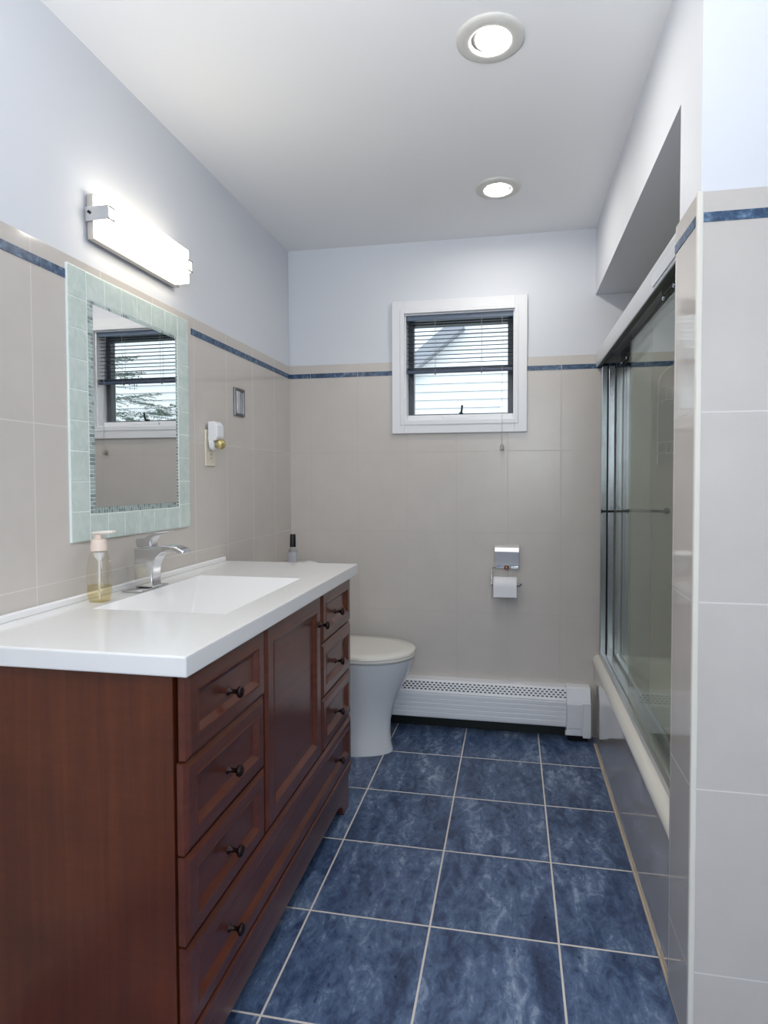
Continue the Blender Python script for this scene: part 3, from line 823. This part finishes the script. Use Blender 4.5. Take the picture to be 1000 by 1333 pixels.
# ------------------------------------------------------------------ bathtub and shower doors
tb = thing('bathtub', 'cream built-in bathtub with rounded lip behind the glass doors', 'bathtub', (1.84, 2.16, 0.0))
TX0, TX1, TY0, TY1, TZ = WT - 0.004, XR - 0.001, YJ + 0.009, D - 0.001, 0.386
b = MB()
def ringr(x0, x1, y0, y1, z, r, n=6):
    p = []
    for cx_, cy_, a0 in ((x1 - r, y1 - r, 0), (x0 + r, y1 - r, 90), (x0 + r, y0 + r, 180), (x1 - r, y0 + r, 270)):
        for k in range(n + 1):
            a = math.radians(a0 + 90 * k / n); p.append((cx_ + r * math.cos(a), cy_ + r * math.sin(a), z))
    return p
b.loft([ringr(TX0, TX1, TY0, TY1, 0.3435, .004), ringr(TX0 - .003, TX1, TY0, TY1, 0.350, .004), ringr(TX0 - .003, TX1, TY0, TY1, 0.358, .004), ringr(TX0 + .002, TX1, TY0, TY1, 0.371, .004), ringr(TX0 + .012, TX1, TY0, TY1, 0.381, .004), ringr(TX0 + .026, TX1, TY0, TY1, TZ, .004),
        ringr(TX0 + .085, TX1 - .05, TY0 + .06, TY1 - .06, TZ, .10), ringr(TX0 + .10, TX1 - .065, TY0 + .085, TY1 - .075, TZ - .015, .11), ringr(TX0 + .13, TX1 - .10, TY0 + .16, TY1 - .12, 0.13, .13), ringr(TX0 + .17, TX1 - .14, TY0 + .22, TY1 - .17, 0.085, .13)], cap0=False, cap1=True)
obj('basin', b, M_tub, tb, smooth=45)
b = MB(); b.lathe((1.86, TY1 - .30, .0855), (0, 0, 1), [(0.026, 0), (0.026, .003), (.01, .002)], 24)
obj('drain', b, M_chrome, tb, smooth=40)

sf = thing('shower_door_frame', 'satin header, chrome wall jamb and bottom track along the tub edge', 'shower frame', (1.50, 2.16, TZ))
DY0, DY1 = YJ + 0.009, D - 0.001
b = MB()
b.prism([(1.4645, 1.696), (1.4625, 1.702), (1.4625, 1.752), (1.466, 1.764), (1.474, 1.770), (1.566, 1.770), (1.566, 1.696), (1.562, 1.696), (1.562, 1.7575), (1.4685, 1.7575), (1.4685, 1.696)], 'y', DY0, DY1)
hd = obj('header', b, M_header, sf, smooth=40)
b = MB()
def stad(y0, y1, z0, z1, x0, x1, n=10):
    r = (z1 - z0) / 2; zc = (z0 + z1) / 2; p = []
    for k in range(n + 1):
        a = PI / 2 + PI * k / n; p.append((y0 + r + r * math.cos(a), zc + r * math.sin(a)))
    for k in range(n + 1):
        a = -PI / 2 + PI * k / n; p.append((y1 - r + r * math.cos(a), zc + r * math.sin(a)))
    b.prism(p[::-1], 'x', x0, x1)
stad(DY0 + .002, 1.742, 1.703, 1.735, 1.4595, 1.4625)
obj('header_inlay', b, M_satin, hd, bevel=0.001)
b = MB(); b.box(1.4690, 1.4880, DY0, DY1, 1.6990, 1.7060)
obj('roller_channel', b, M_dkmetal, hd)
b = MB(); b.box(1.4845, 1.5085, D - 0.032, DY1, TZ + 0.0005, 1.6955); b.box(1.5145, 1.5405, D - 0.032, DY1, TZ + 0.0005, 1.6955)
jb = obj('wall_jamb', b, M_jamb, sf, bevel=0.002)
obj('jamb_groove', MB().box(1.5085, 1.5145, D - 0.022, DY1, TZ + 0.001, 1.695), M_dkmetal, jb)
b = MB(); b.box(1.4845, 1.4895, D - .038, D - .0325, 1.035, 1.055); b.box(1.4835, 1.5415, D - .040, D - .0325, 1.040, 1.050)
obj('bumper', b, M_dkmetal, jb, bevel=0.001)
b = MB(); b.prism([(1.4825, TZ + .0005), (1.4825, TZ + .012), (1.486, TZ + .016), (1.489, TZ + .016), (1.490, TZ + .006), (1.504, TZ + .006), (1.506, TZ + .014), (1.509, TZ + .014), (1.511, TZ + .006), (1.556, TZ + .006), (1.558, TZ + .020), (1.563, TZ + .020), (1.566, TZ + .0005)], 'y', DY0, D - 0.033)
obj('bottom_track', b, M_satin, sf, smooth=30)
b = MB(); b.box(1.4845, 1.5600, YJ + .009, YJ + .030, TZ + .0225, 1.6955)
obj('near_jamb', b, M_chrome, sf, bevel=0.002)

def door(name, label, xc, y0, y1, hangers):
    t = thing(name, label, 'shower door', (xc, (y0 + y1) / 2, TZ + .02), 'sliding glass shower doors')
    obj('glass_pane', MB().box(xc - .003, xc + .003, y0, y1, TZ + .0215, 1.690), M_glass, t)
    b = MB()
    for yy in hangers: b.prism([(yy - .10, 1.735), (yy + .10, 1.735), (yy + .10, 1.668), (yy - .085, 1.668), (yy - .10, 1.682)], 'x', xc + .0035, xc + .007)
    hb = obj('hanger', b, M_chrome, t, bevel=0.001)
    b = MB()
    for yy in hangers:
        for dy in (-.06, .05): b.lathe((xc + .0072, yy + dy, 1.690), (1, 0, 0), [(0.009, 0), (0.008, .003), (.003, .004)], 14)
    for yy in hangers:
        for dy in (-.06, .05): b.lathe((xc - .0032, yy + dy, 1.680), (-1, 0, 0), [(0.008, 0), (0.007, .003), (.003, .004)], 14)
    obj('hanger_screw', b, M_chrome, hb, smooth=40)
    return t
door('sliding_shower_door', 'far glass sliding door against the back wall jamb', 1.5465, 2.135, D - 0.030, [2.64])
door('sliding_shower_door', 'near glass sliding door beside the tiled stub wall', 1.4965, YJ + .035, 2.20, [1.70])

gb = thing('grab_bar', 'thin dark chrome grab bar on the wall inside the shower', 'grab bar', (1.665, D, 1.05))
b = MB(); b.tube([(1.56, D - .0, 1.052), (1.56, D - .03, 1.052), (1.575, D - .042, 1.052), (1.755, D - .042, 1.046), (1.77, D - .03, 1.046), (1.77, D, 1.046)], 0.006, 12)
obj('bar', b, M_dkmetal, gb, smooth=60)
for x, z in ((1.56, 1.052), (1.77, 1.046)):
    obj('flange', MB().lathe((x, D - .0005, z), (0, -1, 0), [(0.016, 0), (0.014, .005)], 20), M_chrome, gb, smooth=40)

sc = thing('shower_caddy', 'white wire shower caddy with two baskets on the shower back wall', 'shower caddy', (1.84, D, 1.25))
b = MB(); xl, xr_ = 1.728, 1.952; yw = D - .006
arch = [(xl, yw, 1.255), (xl, yw, 1.60)] + [(1.84 - .112 * math.cos(PI * k / 12), yw, 1.60 + .105 * math.sin(PI * k / 12)) for k in range(1, 12)] + [(xr_, yw, 1.60), (xr_, yw, 1.255)]
b.tube(arch, 0.0028, 8)
obj('hanger_frame', b, M_plastic, sc, smooth=60)
for zz in (1.30, 1.53):
    b = MB(); dd = 0.095
    for h in (0, 0.05):
        b.tube([(xl, yw, zz + h), (xl + .008, yw - dd, zz + h), (xr_ - .008, yw - dd, zz + h), (xr_, yw, zz + h)], 0.0024, 8)
    for k in range(9):
        x = xl + .012 + k * .025
        b.tube([(x, yw, zz), (x, yw - dd, zz), (x, yw - dd, zz + .05)], 0.0014, 6)
    obj('basket', b, M_plastic, sc, smooth=60)
